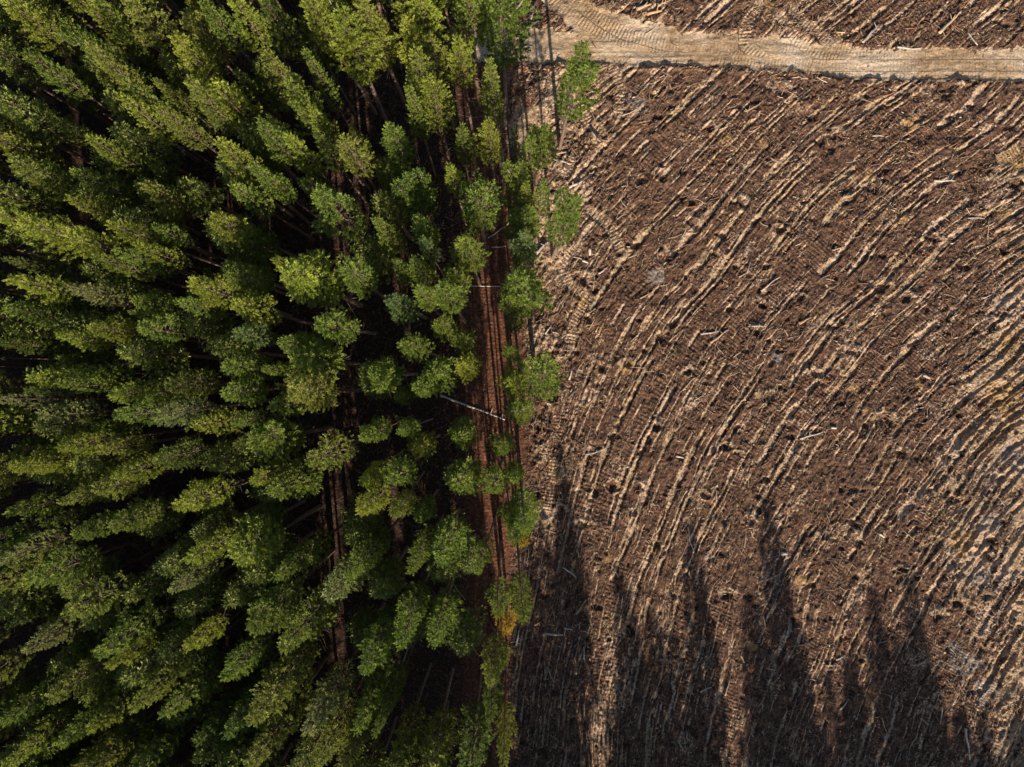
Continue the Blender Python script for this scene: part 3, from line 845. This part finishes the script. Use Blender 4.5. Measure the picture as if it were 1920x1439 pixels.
def make_log(x0, y0, x1, y1, wpx, tone, i):
    lr = random.Random(i * 13 + 5)
    ax, ay = gx(x0, y0); bx, by = gx(x1, y1)
    L = math.hypot(bx - ax, by - ay); r = wpx / PPM / 2 * 1.15
    n = max(4, int(L / 0.35)); t = np.linspace(-0.5, 0.5, n)
    curv = lr.uniform(-0.05, 0.05) * L if wpx < 3.2 else lr.uniform(-0.01, 0.01) * L
    if x0 == 925: curv = 0.35
    if x0 in (825, 862): curv = 0.02
    P = np.stack([t * L, curv * (1 - 4 * t * t) + (0.003 if L > 4 else 0.012) * L * np.sin(t * 9 + i), 0 * t], -1)
    gz = ground_at(ax + (bx - ax) * (t + 0.5), ay + (by - ay) * (t + 0.5))
    zf = np.polyval(np.polyfit(t, gz, 1), t)
    z = zf + max(0.0, float(np.percentile(gz - zf, 75))) + r * 0.75
    z0 = float(z.mean()); P[:, 2] = z - z0
    taper = r * (1.12 - 0.5 * (t + 0.5)) * (1 + 0.06 * np.sin(t * 23 + i))
    sides = 9
    V, Q = tube(P, taper, sides)
    fm = [0] * len(Q); V = list(map(tuple, V)); faces = [tuple(q) for q in Q]
    faces.append(tuple(range(sides - 1, -1, -1))); faces.append(tuple(len(V) - sides + k for k in range(sides))); fm += [1, 1]
    for k in range(lr.randint(1, 3) if L > 1.2 else 0):        # broken side stubs
        q = lr.randrange(1, n - 1); az = lr.uniform(0.2, 2.9)
        d = np.array([lr.uniform(-0.4, 0.6), math.cos(az), abs(math.sin(az))])
        V2, Q2 = tube(np.array([P[q], P[q] + d * r * 1.8, P[q] + d * r * lr.uniform(3, 6)]), np.array([r * 0.42, r * 0.34, r * 0.16]), 5)
        o_ = len(V); V += list(map(tuple, V2)); faces += [tuple(a + o_ for a in f_) for f_ in Q2]; fm += [0] * len(Q2)
    me = bpy.data.meshes.new('log'); me.from_pydata(V, [], faces)
    me.materials.append(M_LOG); me.materials.append(M_CUT)
    me.polygons.foreach_set('material_index', fm); me.polygons.foreach_set('use_smooth', [m == 0 for m in fm]); me.update()
    thick = wpx >= 3.2
    o = link(bpy.data.objects.new('fallen_log' if thick else 'fallen_branch', me))
    o.location = ((ax + bx) / 2, (ay + by) / 2, z0); o.rotation_euler = (0, 0, math.atan2(by - ay, bx - ax))
    col, word = TONE[tone]; k = lr.uniform(0.85, 1.12); o.color = (col[0] * k, col[1] * k, col[2] * k, 1)
    lab = HAND_LOG.get(x0) or f"{'short' if L < 1.3 else 'long' if L > 2.4 else 'stubby' if thick else 'thin'} {word} {'log' if thick else 'branch'} lying {place_words((x0 + x1) / 2, (y0 + y1) / 2)}"
    while lab in USED_LABELS: lab = lab.replace(' lying', ' piece lying', 1)
    USED_LABELS.add(lab)
    tag(o, lab, 'log' if thick else 'branch', 'loose logs and branches')


for i, rec in enumerate(LOGS.replace('\n', '').split(';')):
    f = rec.split()
    if f: make_log(*[int(v) for v in f[:4]], float(f[4]), f[5], i)


# ------------------------------------------------------------------ slash, chips and twigs nobody could count
def debris(name, label, cat, n, box, seed, lrange, wrange, pick, tones, rust=0.0, follow=0.5):
    g = np.random.default_rng(seed)
    x = g.uniform(box[0], box[1], n); y = g.uniform(box[2], box[3], n)
    keep = pick(x, y, g); x, y = x[keep], y[keep]; n = len(x)
    px, py = CX + x * PPM, CY - y * PPM
    e = 3.0
    p0, _ = flow_fields(px, py); p1, _ = flow_fields(px + e, py); p2, _ = flow_fields(px, py + e)
    fa = np.arctan2(p1 - p0, -(-(p2 - p0)))          # direction along the lines
    ang = np.where(g.random(n) < follow, np.arctan2((p1 - p0), (p2 - p0)) + g.normal(0, 0.35, n), g.uniform(0, math.pi, n))
    L = lrange[0] + (lrange[1] - lrange[0]) * g.random(n) ** 2.6
    W = wrange[0] + (wrange[1] - wrange[0]) * g.random(n) ** 2
    W = np.minimum(W, L * 0.5)
    c, s = np.cos(ang), np.sin(ang)
    z = ground_at(x, y) + g.uniform(0.0, 0.09, n)
    tilt = g.normal(0, 0.16, n)
    bow = g.normal(0, 0.06, n) * L
    V = np.empty((n, 12, 3))
    for k, (t, ww) in enumerate(((-0.5, 1.0), (0.0, 0.9), (0.5, 0.55))):
        cx_ = x + c * L * t - s * bow * (1 - 4 * t * t); cy_ = y + s * L * t + c * bow * (1 - 4 * t * t); cz = z + tilt * L * t
        for m, (a, b) in enumerate(((-1, 0), (0, 1), (1, 0), (0, -1))):
            V[:, k * 4 + m, 0] = cx_ - s * W * 0.5 * ww * a
            V[:, k * 4 + m, 1] = cy_ + c * W * 0.5 * ww * a
            V[:, k * 4 + m, 2] = cz + W * 0.5 * ww * b
    q = []
    for k in (0, 4):
        for m in range(4): q.append((k + m, k + (m + 1) % 4, k + 4 + (m + 1) % 4, k + 4 + m))
    q += [(3, 2, 1, 0), (8, 9, 10, 11)]
    Q = (np.array(q)[None] + (np.arange(n) * 12)[:, None, None]).reshape(-1, 4)
    tone = np.interp(g.random(n), [0, 0.3, 0.62, 0.86, 1], tones)
    rs = (g.random(n) < rust).astype(float) * g.uniform(0.3, 1, n)
    me = mesh_np(name, V.reshape(-1, 3), Q, [M_DEBRIS], {'tone': np.repeat(tone, 12), 'rust': np.repeat(rs, 12)}, smooth=False)
    tag(link(bpy.data.objects.new(name, me)), label, cat, kind='stuff')


def in_clearing(x, y, g):
    px, py = CX + x * PPM, CY - y * PPM
    i = np.clip(np.searchsorted(xs, x) - 1, 0, nx - 1); j = np.clip(np.searchsorted(ys, y) - 1, 0, ny - 1)
    dens = 0.20 + 0.80 * sstep(0.44, 0.62, fbm(x / 1.8, y / 1.8, 303, 3))
    dens = dens + 0.6 * np.exp(-((px - 1040) / 60.0) ** 2)
    road = np.where(GIN[j, i] > 0, 0.05, 1.0) + 1.2 * np.exp(-((GIN[j, i] + 3) / 3.5) ** 2)
    return (GM['red'][j, i] < 0.5) & (g.random(len(x)) < dens * road)


def in_forest(x, y, g):
    i = np.clip(np.searchsorted(xs, x) - 1, 0, nx - 1); j = np.clip(np.searchsorted(ys, y) - 1, 0, ny - 1)
    return (GM['red'][j, i] >= 0.4)


debris('slash_sticks', 'broken sticks and slash strewn over the felled ground', 'slash', 27000, (-1, 62, -47, 47), 900, (0.25, 1.9), (0.03, 0.11), in_clearing, (0.12, 0.42, 0.62, 0.82, 1.0), 0.10, 0.55)
debris('wood_chips', 'pale chips and bark scraps lying over the felled ground', 'wood chips', 60000, (-1, 62, -47, 47), 901, (0.08, 0.42), (0.04, 0.16), in_clearing, (0.10, 0.40, 0.64, 0.84, 1.0), 0.16, 0.4)
debris('forest_litter', 'fallen twigs and reddish brash under the pines', 'forest litter', 15000, (-45, 3, -46, 46), 902, (0.25, 1.8), (0.02, 0.05), in_forest, (0.15, 0.35, 0.5, 0.62, 0.9), 0.45, 0.1)

# ------------------------------------------------------------------ light, sky, camera
w = bpy.data.worlds.new('World'); sc.world = w; w.use_nodes = True
nt = w.node_tree; nt.nodes.clear()
sky = nt.nodes.new('ShaderNodeTexSky'); sky.sky_type = 'NISHITA'; sky.sun_disc = False
sky.sun_elevation = R(SUN_EL)
sun_az = math.atan2(-SHADOW[0], -SHADOW[1])     # from +Y towards +X
sky.sun_rotation = sun_az
bg = nt.nodes.new('ShaderNodeBackground'); bg.inputs[1].default_value = 0.065
wo = nt.nodes.new('ShaderNodeOutputWorld')
nt.links.new(sky.outputs[0], bg.inputs[0]); nt.links.new(bg.outputs[0], wo.inputs[0])

ld = bpy.data.lights.new('sun', 'SUN'); ld.energy = 4.6; ld.angle = R(0.5); ld.color = (1.0, 0.88, 0.72)
sun = link(bpy.data.objects.new('sun', ld))
ce = math.cos(R(SUN_EL)); ln = math.hypot(*SHADOW)
d = Vector((SHADOW[0] / ln * ce, SHADOW[1] / ln * ce, -math.sin(R(SUN_EL))))
sun.rotation_euler = d.to_track_quat('-Z', 'Y').to_euler()
sun.location = (0, -60, 60)

cd = bpy.data.cameras.new('camera'); cam = link(bpy.data.objects.new('camera', cd))
cam.location = (0, 0, CAM_H); cam.rotation_euler = (0, 0, 0)
cd.sensor_fit = 'HORIZONTAL'; cd.angle = 2 * math.atan(60.0 / CAM_H)
cd.clip_start = 0.5; cd.clip_end = 3000
sc.camera = cam
sc.view_settings.view_transform = 'Standard'; sc.view_settings.look = 'None'
sc.view_settings.exposure = 1.05; sc.view_settings.gamma = 1.0
sc.cycles.max_bounces = 5; sc.cycles.diffuse_bounces = 3; sc.cycles.transmission_bounces = 3
print('trees', len(BASES), 'in view extra', len(inview), 'mass', len(spots))
